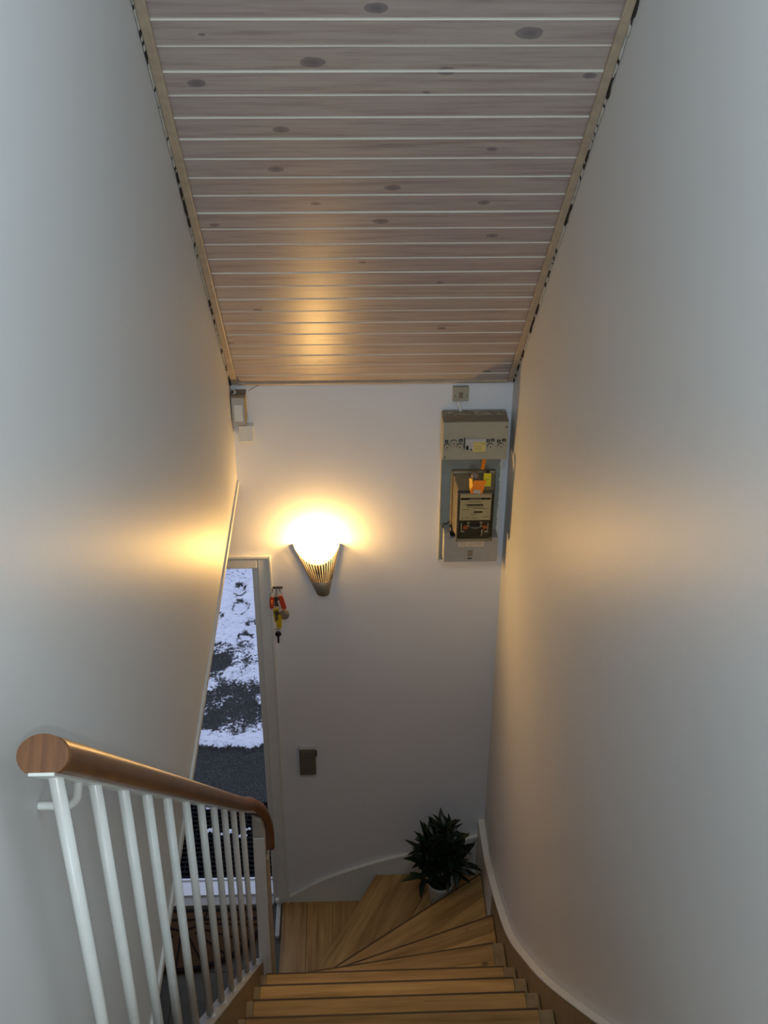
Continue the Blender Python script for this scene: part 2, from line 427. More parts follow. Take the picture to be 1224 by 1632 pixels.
# ------------------------------------------------------------------ hall floor with stone tiles
fl = struct(MB().box(-2.4, XR, -.3, D + .06, -.1, -.008).build('floor', 'grout'), 'grey stone tiled hall floor')
tile = None
T = .30
for i in range(8):
    for j in range(9):
        x0 = -2.37 + i * T; y1 = D - .115 - j * T
        if x0 + T > -.36: continue
        if tile is None:
            o = tile = MB().box(.002, T - .002, -T + .002, -.002, -.009, 0).build('tile', 'tile_stone', fl)
        else:
            o = tile.copy(); COL.objects.link(o); o.parent = fl
        o.location = (x0, y1 + .0, rnd.uniform(-.0006, .0006))
MB().box(-2.37, -.42, D - .113, D + .03, -.009, 0).build('tile', 'tile_stone', fl)
land = struct(MB().box(XL, XR, YB, .955, ZU - .30, ZU - .02).build('floor', 'paint_white'))
k = 0
yy = YB
while yy < .95:
    MB().box(XL, XR, yy + .001, min(yy + .12, .955) - .001, ZU - .02, ZU).build('plank', 'tread_oak', land); yy += .12

# ------------------------------------------------------------------ front door opening
dr = struct(MB().box(DX1 - .001, DX1 + .0235, D - .004, D + .02, 0, 2.058).box(DX0 - .0235, DX0 + .001, D - .004, D + .02, 0, 2.058)
            .box(DX1, DX1 + .01, D - .002, D + .158, 0, 2.058).build('door_1', 'paint_white', bevel=.002), 'open front doorway in a white frame with snow outside')
b = MB()
b.box(-.393, -.339, D - .014, D, 0.0, 2.12).box(DX0 - .08, DX0 - .022, D - .014, D, 0, 2.12).box(DX0 - .022, -.393, D - .014, D, 2.062, 2.12)
b.build('casing', 'paint_white', dr, bevel=.004)
b = MB(); b.box(-.346, -.335, D - .020, D, 0, 2.127).box(DX0 - .086, -.346, D - .020, D, 2.113, 2.127)
b.build('casing_bead', 'paint_white', dr, bevel=.003)
MB().box(DX0, DX1, D + .035, D + .14, -.02, .022).build('sill', 'sill_white', dr, bevel=.003)
MB().box(DX0, DX1, D + .128, D + .142, .022, .030).build('sill_lip', 'sill_white', dr, bevel=.002)
MB().box(DX0, DX1, D - .022, D + .035, -.009, .012).build('threshold', 'cover_grey', dr, bevel=.003)

# ------------------------------------------------------------------ outside ground
GX0, GX1, GY0, GY1 = -2.6, .8, D + .16, 9.6
nx, ny = 150, 240
vsn, cov = [], []
def bl(x, y, cx_, cy_, rx, ry):
    q = ((x - cx_) / rx) ** 2 + ((y - cy_) / ry) ** 2
    return math.exp(-q * 1.2)
for j in range(ny + 1):
    for i in range(nx + 1):
        x = GX0 + (GX1 - GX0) * i / nx; y = GY0 + (GY1 - GY0) * j / ny
        n3 = noise.noise(Vector((x * 9, y * 6.5, 21))); n1 = noise.fractal(Vector((x * 4, y * 2.6, 3)), 1, 2, 5); n2 = noise.noise(Vector((x * 17, y * 12, 8)))
        edge = y + .10 * n1
        if edge < 5.38: c = -.75
        elif edge < 5.50: c = 1.1
        elif edge < 6.45: c = .50 + .75 * n1 + .25 * n2 + .75 * n3
        else: c = 1.15 + .3 * n1 + .28 * n3
        c -= .75 * bl(x, y, -.86, 5.78, .16, .22) + .7 * bl(x, y, -.90, 6.25, .13, .10) + .35 * bl(x, y, -.68, 5.85, .08, .14)
        c += .6 * bl(x, y, -.72, 6.1, .13, .10) + .5 * bl(x, y, -.66, 5.60, .07, .06)
        z = -.115 + .012 * n1 + .004 * n2
        if y > 5.36: z += .020 * max(0, min(1, c))
        # foot prints pressed into the snow
        for (px, py, rx, ry, dep) in ((-.822, 7.10, .052, .085, .03), (-.80, 6.86, .062, .10, .025), (-.70, 6.62, .06, .10, .03), (-.97, 6.75, .05, .05, .01), (-.74, 6.50, .05, .06, .015), (-.96, 7.4, .05, .05, .02)):
            q = ((x - px) / rx) ** 2 + ((y - py) / ry) ** 2
            if q < 1.6:
                z -= dep * max(0, 1 - q) ** .5 if q < 1 else -.008 * (1.6 - q)
                if .50 < q < 1.1: c -= .9
        vsn.append((x, y, z)); cov.append(c)
fs = [(j * (nx + 1) + i, j * (nx + 1) + i + 1, (j + 1) * (nx + 1) + i + 1, (j + 1) * (nx + 1) + i) for j in range(ny) for i in range(nx)]
b = MB(); b.add(vsn, fs, True); g_ = struct(b.build('ground', 'snowy_ground'), 'wet ground half covered with melting snow outside the door')
g_.name = 'floor_outside'
a = g_.data.attributes.new('cover', 'FLOAT', 'POINT'); a.data.foreach_set('value', cov)
# broad flat ground further out
b = MB(); b.add([(-40, D + .2, -.22), (40, D + .2, -.22), (40, 80, -.22), (-40, 80, -.22)], [(0, 1, 2, 3)])
gf = struct(b.build('floor_outside', 'snowy_ground')); a = gf.data.attributes.new('cover', 'FLOAT', 'POINT'); a.data.foreach_set('value', [1.0] * 4)
# exterior mat of rubber bars
rm = thing('rubber_mat', 'black ridged rubber mat lying outside the front doorway', 'doormat', (-.86, 4.56, -.10))
b = MB(); b.box(-1.28, -.42, 4.255, 4.90, -.105, -.094); b.build('base', 'rubber', rm)
b = MB(); y = 4.27
while y < 4.89: b.box(-1.27, -.43, y, y + .010, -.094, -.078); y += .0335
b.build('ridge', 'rubber', rm, kind='stuff')
b = MB(); x = -1.26
while x < -.43: b.box(x, x + .008, 4.27, 4.89, -.094, -.083); x += .034
b.build('cross_ridge', 'rubber', rm, kind='stuff')
for (cx_, cy_, r) in ((-.80, 4.86, .035), (-.74, 4.87, .03), (-.66, 4.85, .03), (-.79, 4.66, .03), (-.70, 4.64, .032), (-.60, 4.65, .022), (-.56, 4.84, .03)):
    pass
b = MB(); r_ = random.Random(4)
for (cx_, cy_) in ((-.86, 4.84), (-.80, 4.86), (-.74, 4.85), (-.66, 4.86), (-.60, 4.84), (-.53, 4.86), (-.84, 4.68), (-.80, 4.67), (-.72, 4.64), (-.68, 4.65), (-.63, 4.63), (-.58, 4.68)):
    for _ in range(3):
        x = cx_ + r_.uniform(-.03, .03); y = cy_ + r_.uniform(-.012, .012); r = r_.uniform(.008, .018)
        b.lathe([(.0, .010), (r * .6, .008), (r, 0)], 8, (x, y, -.0775))
sb = b.build('melting_snow', 'sill_white', None, origin=(-.7, 4.75, -.08)); sb['kind'] = 'stuff'
tag(sb, 'small scraps of snow lying on the black ridged mat outside', 'snow')

# ------------------------------------------------------------------ half-round coir mat
cm = thing('coir_doormat', 'brown half-round coir doormat with dark sun rays on hall tiles', 'doormat', (-.87, 4.06, .001))
MC = (-.87, 4.045); RA, RB = .43, .375
def arc(ra, rb, n=40, z=0): return [(MC[0] + ra * math.cos(math.pi + math.pi * i / n), MC[1] + rb * math.sin(math.pi + math.pi * i / n)) for i in range(n + 1)]
MB().poly(arc(RA, RB), .001, .014).build('pile', 'coir', cm)
b = MB(); o1, i1 = arc(RA, RB), arc(RA - .022, RB - .022)
for i in range(40):
    q = [o1[i], o1[i + 1], i1[i + 1], i1[i]]
    b.poly(q[::-1] if False else q, .014, .0165)
b.box(MC[0] - RA, MC[0] + RA, MC[1] - .018, MC[1], .014, .0165)
b.box(MC[0] - RA + .03, MC[0] + RA - .03, MC[1] - .072, MC[1] - .060, .014, .0165)
b.build('border', 'coir_dark', cm)
for i in range(1, 10):
    a_ = math.pi + math.pi * i / 10
    b = MB(); d = Vector((math.cos(a_) * RA, math.sin(a_) * RB, 0)); n_ = Vector((-d.y, d.x, 0)).normalized() * .0045
    c0 = Vector((*MC, 0)) + Vector((0, -.06, 0)) + d * .28; c1 = Vector((*MC, 0)) + d * .92
    q = [(p.x, p.y) for p in (c0 - n_, c1 - n_, c1 + n_, c0 + n_)]
    b.poly(q, .014, .0160); b.build('sun_ray', 'coir_dark', cm)
b = MB(); c_in = arc(RA * .27, RB * .33); c_o = arc(RA * .29, RB * .36)
for i in range(40): b.poly([c_o[i], c_o[i + 1], c_in[i + 1], c_in[i]], .014, .016)
b.build('sun_disc', 'coir_dark', cm)

# ------------------------------------------------------------------ staircase
SX0, SX1 = -.372, .612
st = thing('staircase', 'winding oak staircase turning left at its foot, between painted strings', 'staircase', (.12, 2.5, 0))
R0 = .20
def line(p, q):       # returns a,b,c with a*x+b*y<=c on the near side
    (x0, y0), (x1, y1) = p, q; a_, b_ = -(y1 - y0), (x1 - x0); return a_, b_, a_ * x0 + b_ * y0
nos = [  # height, nosing line from left to right in plan
    (.2, (-.345, 3.20), (.126, 4.109)),
    (.4, (-.345, 3.195), (.63, 3.905)),
    (.6, (-.345, 3.115), (.622, 3.478)),
    (.8, (-.345, 3.022), (.60, 3.170)),
    (1.0, (-.36, 2.888), (.633, 2.895)),
    (1.2, (-.36, 2.686), (.633, 2.692)),
    (1.4, (-.36, 2.478), (.633, 2.484)),
    (1.6, (-.36, 2.268), (.633, 2.274)),
    (1.8, (-.36, 2.062), (.633, 2.068)),
    (2.0, (-.36, 1.855), (.633, 1.861)),
    (2.2, (-.36, 1.648), (.633, 1.654)),
    (2.4, (-.36, 1.440), (.633, 1.446)),
    (2.6, (-.36, 1.232), (.633, 1.238)),
]
TH = .032
def shift(L, d):       # move line by d towards the far side
    a_, b_, c_ = L; return a_, b_, c_ + d * math.hypot(a_, b_)
for i, (z, p, q) in enumerate(nos):
    L = line(p, q)
    if i + 1 < len(nos): U = line(nos[i + 1][1], nos[i + 1][2])
    else: U = line((-.36, .955 + .0), (.63, .955))
    xl = SX0
    base = [(xl, .9), (SX1, .9), (SX1, D - .016), (xl, D - .016)]
    body = clip(base, *L); Ub = shift(U, -.028); body = clip(body, -Ub[0], -Ub[1], -Ub[2])
    if len(body) < 3: continue
    tr = MB().poly(body, z - TH, z - .006).build('tread', 'paint_tan', st, bevel=.006)
    # boards laid on it
    Lb = shift(L, .0)
    x1 = .565 if i < 12 else .57
    area_ = [(xl + (.03 if i > 3 else .0), .9), (x1 if 3 <= i else SX1, .9), (x1 if 3 <= i else SX1, D - .016), (xl + (.03 if i > 3 else .0), D - .016)]
    area_ = clip(area_, *L); area_ = clip(area_, -Ub[0], -Ub[1], -Ub[2])
    nb = {0: 3, 1: 2, 2: 2, 3: 2}.get(i, 1)
    if nb == 1: cuts = []
    else:
        a0, b0, c0 = L; a1, b1, c1 = U
        cuts = []
        for kk in range(1, nb):
            t_ = kk / nb
            if i == 0: cuts.append(shift(L, -.135 * kk))
            elif i == 1: cuts.append(shift(L, -.115))
            else: cuts.append(shift(L, -.085))
    rest = area_; pieces = []
    for cu in cuts:
        pieces.append(clip(rest, -cu[0], -cu[1], -cu[2])); rest = clip(rest, *cu)
    pieces.append(rest)
    ang = math.atan2(q[1] - p[1], q[0] - p[0])
    for pc in pieces:
        if len(pc) < 3: continue
        cxm = sum(a_[0] for a_ in pc) / len(pc); cym = sum(a_[1] for a_ in pc) / len(pc)
        sc = [(cxm + (a_[0] - cxm) * (1 - .0015 / max(.05, abs(a_[0] - cxm))), cym + (a_[1] - cym) * (1 - .0015 / max(.02, abs(a_[1] - cym)))) for a_ in pc]
        loc = [tuple(Matrix.Rotation(-ang, 3, 'Z') @ Vector((a_[0] - cxm, a_[1] - cym, 0)))[:2] for a_ in sc]
        o = MB().poly(loc, -.006, .001).build('board', 'tread_oak', tr, bevel=.0012, seg=1)
        o.location = (cxm - st.location.x, cym - st.location.y, z); o.location = Vector((cxm, cym, z)) - abs_loc(tr); o.rotation_euler = (0, 0, ang)
    Ls = shift(L, -.007); ns = clip(area_, -Ls[0], -Ls[1], -Ls[2])
    if i and len(ns) >= 3: MB().poly(ns, z - .008, z + .0016).build('nosing_edge', 'nosing_shade_oak', tr)  # dark strip puts the joint and shadow line of the nosing into colour
    # riser under the nosing
    Rf = shift(L, -.025); Rn = shift(L, -.043)
    rp = clip(base, *Rf); rp = clip(rp, -Rn[0], -Rn[1], -Rn[2])
    if len(rp) >= 3: MB().poly(rp, z - R0 + .001 if i else .013, z - TH).build('riser', 'tread_oak', st)
# top riser
MB().box(SX0, SX1, .912, .93, 2.601, 2.80).build('riser', 'tread_oak', st)
# left string, follows the pitch
def zs(y): return 1.119 + 1.063 * (2.832 - y) - .004
ys0, ys1 = .955, 3.05
b = MB(); b.polyx([(ys0, min(zs(ys0), 99) - .36), (ys1, zs(ys1) - .36), (ys1, zs(ys1) - .013), (ys0, zs(ys0) - .013)], -.407, -.364)
b.build('left_string', 'string_tan', st)
b = MB(); b.polyx([(ys0, zs(ys0) - .013), (ys1, zs(ys1) - .013), (ys1, zs(ys1)), (ys0, zs(ys0))], -.409, -.362)
b.build('string_cap', 'paint_grey', st, bevel=.003)
# end edge of the bottom landing board
la = thing('wooden_step', 'low oak board platform at the foot of the stairs', 'step', (-.1, 3.9, 0))
polyA = [(-.372, 3.2), (.1, 3.2), (.25, D), (-.372, D)]
x = -.372
pl = []
for x0, x1 in ((-.372, -.245), (-.245, -.115), (-.115, .02), (.02, .15)):
    q = [(x0 + .001, 3.25), (x1 - .001, 3.25), (x1 - .001, D - .004), (x0 + .001, D - .004)]
    o = MB().poly([(a_[1], a_[0]) for a_ in q][::-1], -.012, .012)
    cx_, cy_ = (x0 + x1) / 2, 3.67
    loc = [(a_[1] - cy_, -(a_[0] - cx_)) for a_ in q]
    ob = MB().poly(loc, -.0125, .012).build('board', 'tread_oak', la); ob.location = Vector((cx_, cy_, 0)) - la.location; ob.rotation_euler = (0, 0, math.pi / 2)
MB().polyy([(-.4, .0), (-.378, .0), (-.378, .022), (-.4, .022)], 3.86, D - .02).build('edge_strip', 'paint_grey', la, bevel=.004)

# right skirting follows the winders
top = [(.955, 3.08), (1.3, 2.72), (1.852, 2.125), (2.407, 1.545), (2.75, 1.22), (3.119, .905), (3.45, .72), (3.70, .615), (3.86, .562), (D, .56)]
def smooth(pts, n=6):
    out = []
    for i in range(len(pts) - 1):
        p0 = Vector(pts[max(i - 1, 0)]); p1 = Vector(pts[i]); p2 = Vector(pts[i + 1]); p3 = Vector(pts[min(i + 2, len(pts) - 1)])
        for k in range(n):
            t_ = k / n
            out.append(tuple(.5 * ((2 * p1) + (p2 - p0) * t_ + (2 * p0 - 5 * p1 + 4 * p2 - p3) * t_ ** 2 + (3 * p1 - p0 - 3 * p2 + p3) * t_ ** 3)))
    out.append(tuple(pts[-1])); return out
tp = smooth(top)
b = MB()
n = len(tp)
v = [(x, y, z) for x in (XR - .032, XR) for (y, z) in tp] + [(x, y, z - .014) for x in (XR - .032, XR) for (y, z) in tp]
f = []
for i in range(n - 1):
    f += [(i, i + 1, n + i + 1, n + i), (i, 2 * n + i, 2 * n + i + 1, i + 1), (n + i, n + i + 1, 3 * n + i + 1, 3 * n + i), (2 * n + i, 3 * n + i, 3 * n + i + 1, 2 * n + i + 1)]
f += [(0, n, 3 * n, 2 * n), (n - 1, 2 * n - 1, 4 * n - 1, 3 * n - 1)]
b.add(v, f, False); struct(b.build('baseboard_right', 'paint_white', bevel=.006), 'white skirting curving along the winding steps on the right wall')
sq_ = [(y, z - .0145) for y, z in tp if y > 3.55]
MB().polyx([(y, .2) for y, z in sq_] + sq_[::-1], XR - .030, XR - .001).build('skirt_board', 'paint_white', bpy.data.objects['baseboard_right'])
b = MB(); sp_ = [(y, z - .0145) for y, z in tp if y < 3.56]
b.polyx([(y, max(z - .42, .0)) for y, z in sp_] + sp_[::-1], XR - .030, XR - .001); b.build('right_string', 'string_tan', st)
# far skirting
fp = [(-.335, .045), (-.144, .174), (.111, .283), (.237, .322), (.42, .385), (XR - .032, .45)]
fp = smooth(fp)
b = MB(); b.polyy([(-.335, .0)] + [(XR - .032, .0)] + fp[::-1], D - .014, D); o = b.build('baseboard_far', 'paint_white')
struct(o, 'white skirting rising with the winding steps on the far wall')
b = MB()
for i in range(len(fp) - 1):
    (x0, z0), (x1, z1) = fp[i], fp[i + 1]
    b.polyy([(x0, z0 - .004), (x1, z1 - .004), (x1, z1 + .007), (x0, z0 + .007)], D - .020, D - .0005)
b.build('moulding', 'paint_white', o)
# strings' end cap knob near the door casing
MB().lathe([(0, .012), (.008, .009), (.012, 0), (.010, -.02)], 12, (-.395, D - .03, .05)).build('end_cap', 'paint_white', la)

# ------------------------------------------------------------------ banister
XB = -.384
rl = thing('banister', 'brown round wooden handrail on white metal balusters beside left wall', 'banister', (XB, 2.0, 1.9))
bt = [(1.117, 3.691, 3.11), (1.278, 3.526, 0), (1.429, 3.370, 0), (1.585, 3.208, 0), (1.752, 3.037, 0), (1.940, 2.850, 0), (2.125, 2.661, 0), (2.315, 2.464, 0), (2.495, 2.273, 0), (2.68, 2.075, 0), (2.88, 1.855, 0)]
RR = .0320
pathb = [(XB, 1.083, 3.758), (XB, 1.20, 3.637)] + [(XB, y, 3.691 - 1.0414 * (y - 1.117) + .032) for y in (1.5, 1.9, 2.3, 2.6, 2.8)] + [(XB + .003, 2.90, 1.868), (XB + .018, 2.975, 1.79), (-.342, 3.035, 1.70), (-.326, 3.085, 1.58), (-.322, 3.112, 1.48), (-.320, 3.125, 1.42)]
def cr3(pts, n=5):
    out = []; P_ = [Vector(p) for p in pts]
    for i in range(len(P_) - 1):
        p0, p1, p2, p3 = P_[max(i - 1, 0)], P_[i], P_[i + 1], P_[min(i + 2, len(P_) - 1)]
        for k in range(n):
            t_ = k / n; out.append(.5 * ((2 * p1) + (p2 - p0) * t_ + (2 * p0 - 5 * p1 + 4 * p2 - p3) * t_ ** 2 + (3 * p1 - p0 - 3 * p2 + p3) * t_ ** 3))
    out.append(P_[-1]); return out
pp = cr3(pathb)
rr = [RR * (1 if i < len(pp) - 18 else 1 - .45 * (i - (len(pp) - 18)) / 17) for i in range(len(pp))]
b = MB(); b.tube(pp, rr, 28, True, flat=.78, vs_=.84)
hr = b.build('handrail', ['rail_wood', 'rail_end_wood'], rl, bevel=.0)
for p_ in hr.data.polygons:
    if len(p_.vertices) > 6 and p_.center[1] + 2.0 < 1.3: p_.material_index = 1
BR = .0098
for y, z, _ in bt:
    b = MB(); zb = max(zs(y), 1.0)
    b.tube([(XB, y, zb - .002), (XB, y, zb + .3), (XB, y, z + .012)], BR, 12); b.lathe([(BR, .010), (BR + .003, .006), (BR + .005, 0)], 12, (XB, y, zs(y)))
    b.build('baluster', 'paint_gloss', rl, origin=(XB, y, zb))
# steel band under the rail
b = MB()
for i in range(len(pp) - 20):
    p0, p1 = pp[i], pp[i + 1]; d = (p1 - p0).normalized(); up = Vector((1, 0, 0)).cross(d); 
    if up.z < 0: up = -up
    o0 = p0 - up * (RR * .655); o1 = p1 - up * (RR * .655); wx = Vector((.016, 0, 0)); th = up * .004
    b.add([o0 - wx, o0 + wx, o1 + wx, o1 - wx, o0 - wx - th, o0 + wx - th, o1 + wx - th, o1 - wx - th], [(0, 1, 2, 3), (4, 7, 6, 5), (0, 3, 7, 4), (1, 5, 6, 2), (0, 4, 5, 1), (3, 2, 6, 7)])
b.build('rail_band', 'paint_gloss', rl)
# newel, its head block and dark edge board
b = MB(); b.polyy([(-.384, .60), (-.338, .60), (-.326, 1.60), (-.368, 1.60)], 3.0, 3.05); b.build('newel_post', 'paint_white', rl, bevel=.003)
b = MB(); b.polyy([(-.368, 1.603), (-.326, 1.603), (-.335, 1.68), (-.366, 1.72)], 3.0, 3.048); b.build('newel_head', 'paint_grey', rl, bevel=.003)
b = MB(); b.polyy([(-.338, .60), (-.326, .60), (-.318, 1.46), (-.326, 1.46)], 3.03, 3.075); b.build('newel_edge_board', 'trim_wood', rl)
# wall bracket
b = MB(); bp_ = cr3([(XL + .0005, 1.222, 3.536), (XL + .02, 1.222, 3.536), (XL + .044, 1.221, 3.537), (-.3960, 1.220, 3.550), (-.391, 1.220, 3.572), (-.387, 1.220, 3.588), (-.380, 1.225, 3.594), (-.370, 1.235, 3.590)], 4)
b.tube(bp_, .0062, 10)
b.build('wall_bracket', 'paint_gloss', rl)

# ------------------------------------------------------------------ wall lamp
LX, LZ = -.142, 0.0
lp = thing('wall_lamp', 'slotted bronze half-cone wall lamp glowing on the far wall', 'lamp', (LX, D, 1.93))
ztop = lambda a_: 2.177 - .058 * math.sin(a_) ** 1.5      # rim dips at the front
R1, R2, ZB = .098, .028, 1.925
def cone_r(z): return R2 + (R1 - R2) * (z - ZB) / (2.177 - ZB)
def cpt(a_, z, off=0):
    r = cone_r(z) + off
    cxm = -.119 + (LX + .119) * (z - ZB) / (2.177 - ZB)
    return (cxm + r * math.cos(a_), D - .001 - r * math.sin(a_) * .98, z)
b = MB(); NS = 19
zb1 = ZB + .085
def shell(a0, a1, zf0, zf1, na=2, nz=4):
    v = []; f = []
    for off in (0, -.0018):
        for j in range(nz + 1):
            for i in range(na + 1):
                a_ = a0 + (a1 - a0) * i / na
                z0 = zf0(a_); z1 = zf1(a_); v.append(cpt(a_, z0 + (z1 - z0) * j / nz, off))
    N = (na + 1) * (nz + 1)
    for j in range(nz):
        for i in range(na):
            p = j * (na + 1) + i
            f += [(p, p + 1, p + na + 2, p + na + 1), (N + p, N + p + na + 1, N + p + na + 2, N + p + 1)]
    for j in range(nz):
        for i in (0, na):
            p = j * (na + 1) + i; f.append((p, p + na + 1, N + p + na + 1, N + p))
    for i in range(na):
        for j in (0, nz):
            p = j * (na + 1) + i; f.append((p, p + 1, N + p + 1, N + p))
    b.add(v, f, True)
shell(0.0, math.pi, lambda a_: ZB, lambda a_: zb1, 24, 2)
edges = [math.radians(9) + math.radians(162) * i / NS for i in range(NS + 1)]
shell(0, edges[0], lambda a_: zb1, ztop, 2, 5); shell(edges[-1], math.pi, lambda a_: zb1, ztop, 2, 5)
for i in range(NS):
    a0, a1 = edges[i], edges[i + 1]; w_ = (a1 - a0)
    shell(a0 + w_ * .16, a1 - w_ * .16, lambda a_: zb1, ztop, 1, 5)
shell(edges[0], edges[-1], lambda a_: ztop(a_) - .0035, ztop, 30, 1)
b.build('shade', 'metal_bronze', lp)
b = MB(); b.lathe([(0, -.006), (.02, -.005), (.0285, 0), (.0285, .002)], 18, (-.119, D - .001, ZB), math.pi, 2 * math.pi); b.build('end_cap', 'metal_bronze', lp)
b = MB(); b.box(LX - .03, LX + .03, D - .006, D - .0005, 2.0, 2.14); b.tube([(LX + .01, D - .006, 2.07), (LX + .005, D - .05, 2.075)], .007, 8); b.tube([(LX + .005, D - .05, 2.06), (LX + .005, D - .05, 2.142)], .014, 12)
b.build('lamp_holder', 'paint_white', lp)
b = MB(); b.lathe([(0.0, 0.09), (.012, .087), (.022, .077), (.0275, .062), (.0285, .05), (.024, .032), (.015, .014), (.013, 0)], 18, (LX + .005, D - .050, 2.142)); b.build('bulb', 'bulb', lp)

# ------------------------------------------------------------------ keys by the door
def ring(mb, c, r, rt_=.0012, ax='Y', n=16):
    pts = []
    for i in range(n + 1):
        a_ = 2 * math.pi * i / n
        o_ = (math.cos(a_) * r, 0, math.sin(a_) * r) if ax == 'Y' else (0, math.cos(a_) * r, math.sin(a_) * r)
        pts.append(Vector(c) + Vector(o_))
    mb.tube(pts, rt_, 6, False); return mb
def key(mb, c, ang, L=.05, yy=None):
    M = Matrix.Translation(c) @ Matrix.Rotation(ang, 4, 'Y')
    pts = [(.011 * math.cos(t_ * math.pi / 6), -.011 * math.sin(t_ * math.pi / 6) - .011) for t_ in range(12)]
    for i in range(12):
        p, q = pts[i], pts[(i + 1) % 12]
        mb.add([M @ Vector((0, 0, -.011)), M @ Vector((p[0], 0, p[1])), M @ Vector((q[0], 0, q[1]))], [(0, 1, 2)])
        mb.add([M @ Vector((0, .002, -.011)), M @ Vector((p[0], .002, p[1])), M @ Vector((q[0], .002, q[1]))], [(0, 1, 2)])
        mb.add([M @ Vector((p[0], 0, p[1])), M @ Vector((q[0], 0, q[1])), M @ Vector((q[0], .002, q[1])), M @ Vector((p[0], .002, p[1]))], [(0, 1, 2, 3)])
    mb.box(-.0035, .0035, 0, .002, -L, -.02, 0, M); mb.box(.0035, .007, 0, .002, -L + .003, -L + .009, 0, M); mb.box(.0035, .006, 0, .002, -L + .013, -L + .018, 0, M)
    return mb
hk = thing('key_hook', 'small wire hook rack on far wall beside the door casing', 'hook', (-.318, D, 1.955))
b = MB(); b.box(-.345, -.292, D - .004, D, 1.951, 1.961)
for hx in (-.335, -.318, -.303):
    b.tube([(hx, D - .004, 1.956), (hx, D - .015, 1.955), (hx, D - .024, 1.947), (hx, D - .026, 1.957), (hx, D - .024, 1.966)], .0018, 6)
b.build('hooks', 'steel_dark', hk)
def tagmesh(c, ang, w_, h_, th=.005):
    M = Matrix.Translation(c) @ Matrix.Rotation(ang, 4, 'Y')
    mb = MB(); pts = [(-w_ * .35, 0), (w_ * .35, 0), (w_ / 2, -h_ * .2), (w_ / 2, -h_ * .85), (w_ * .35, -h_), (-w_ * .35, -h_), (-w_ / 2, -h_ * .85), (-w_ / 2, -h_ * .2)]
    n = len(pts); v = [M @ Vector((x, y, z)) for y in (0, th) for x, z in pts]
    mb.add(v, [list(range(n))[::-1], list(range(n, 2 * n))] + [(i, (i + 1) % n, n + (i + 1) % n, n + i) for i in range(n)]); return mb
k1 = thing('key_bunch', 'keys with two red tags hanging on the hooks by the door', 'keys', (-.32, D - .025, 1.945))
ring(ring(MB(), (-.334, D - .027, 1.937), .012), (-.305, D - .027, 1.939), .011).build('ring', 'steel', k1)
tagmesh((-.338, D - .032, 1.926), .05, .019, .060).build('red_tag', 'red', k1, bevel=.002, label='flat red tag')
MB().tube([(-.3385, D - .0335, 1.913), (-.3405, D - .0335, 1.882)], .0035, 6).build('tag_label', 'orange', k1)
tagmesh((-.302, D - .036, 1.935), -.22, .022, .072).build('red_tag', 'red', k1, bevel=.002, label='longer red tag')
key(MB(), (-.318, D - .040, 1.935), -.05, .052).build('key', 'steel_dark', k1)
key(MB(), (-.322, D - .030, 1.925), .1, .045).build('key', 'steel_dark', k1)
k2 = thing('key_bunch', 'keys with yellow tags and a grey fob hanging below red tags', 'keys', (-.315, D - .02, 1.87))
ring(MB(), (-.316, D - .026, 1.869), .011).build('ring', 'steel', k2)
MB().tube([(-.318, D - .026, 1.945), (-.317, D - .027, 1.905), (-.316, D - .026, 1.878)], .0015, 6).build('chain', 'steel_dark', k2)
tagmesh((-.325, D - .032, 1.866), -.12, .027, .078).build('yellow_tag', 'key_yellow', k2, bevel=.002)
tagmesh((-.310, D - .038, 1.850), .04, .024, .085).build('yellow_tag', 'key_yellow', k2, bevel=.002)
b = MB(); b.lathe([(0, .004), (.018, .004), (.021, 0), (.018, -.004), (0, -.004)], 18)
for i, (x_, y_, z_) in enumerate(b.v): b.v[i] = (-.288 + x_, D - .028 + z_, 1.832 + y_ * 1.25)
b.build('grey_fob', 'leather_grey', k2)
key(MB(), (-.318, D - .042, 1.862), .1, .05).build('key', 'steel_dark', k2)
key(MB(), (-.300, D - .044, 1.862), -.25, .045).build('key', 'leather_grey', k2)
k3 = thing('key', 'single black-headed key on its own hook, lowest beside the door', 'key', (-.324, D - .02, 1.74))
b = MB(); b.tube([(-.342, D - .002, 1.747), (-.342, D - .014, 1.746), (-.312, D - .016, 1.745), (-.308, D - .016, 1.752)], .0015, 6); b.build('hook', 'steel_dark', k3)
b = MB(); b.lathe([(0, .004), (.012, .004), (.014, 0), (.012, -.004), (0, -.004)], 16)
for i, (x_, y_, z_) in enumerate(b.v): b.v[i] = (-.320 + x_, D - .018 + z_, 1.722 + y_)
b.build('key_head', 'black', k3); MB().box(-.3245, -.3165, D - .020, D - .016, 1.674, 1.712).build('key_blade', 'black', k3)

# ------------------------------------------------------------------ light switch
sw = thing('light_switch', 'dark double light switch low on the far wall', 'switch', (-.213, D, .976))
MB().box(-.2515, -.1755, D - .026, D, .897, 1.053).build('body', 'switch_brown', sw, bevel=.003)
MB().box(-.2515, -.1755, D - .022, D, 1.0535, 1.0565).build('top_edge', 'switch_light', sw)
MB().box(-.246, -.192, D - .030, D - .026, .982, 1.045).build('rocker', 'switch_brown', sw, bevel=.002)
MB().box(-.246, -.192, D - .030, D - .026, .905, .975).build('rocker', 'switch_brown', sw, bevel=.002)
MB().box(-.1755, -.170, D - .02, D, 1.005, 1.028).build('cable_clip', 'black', sw)

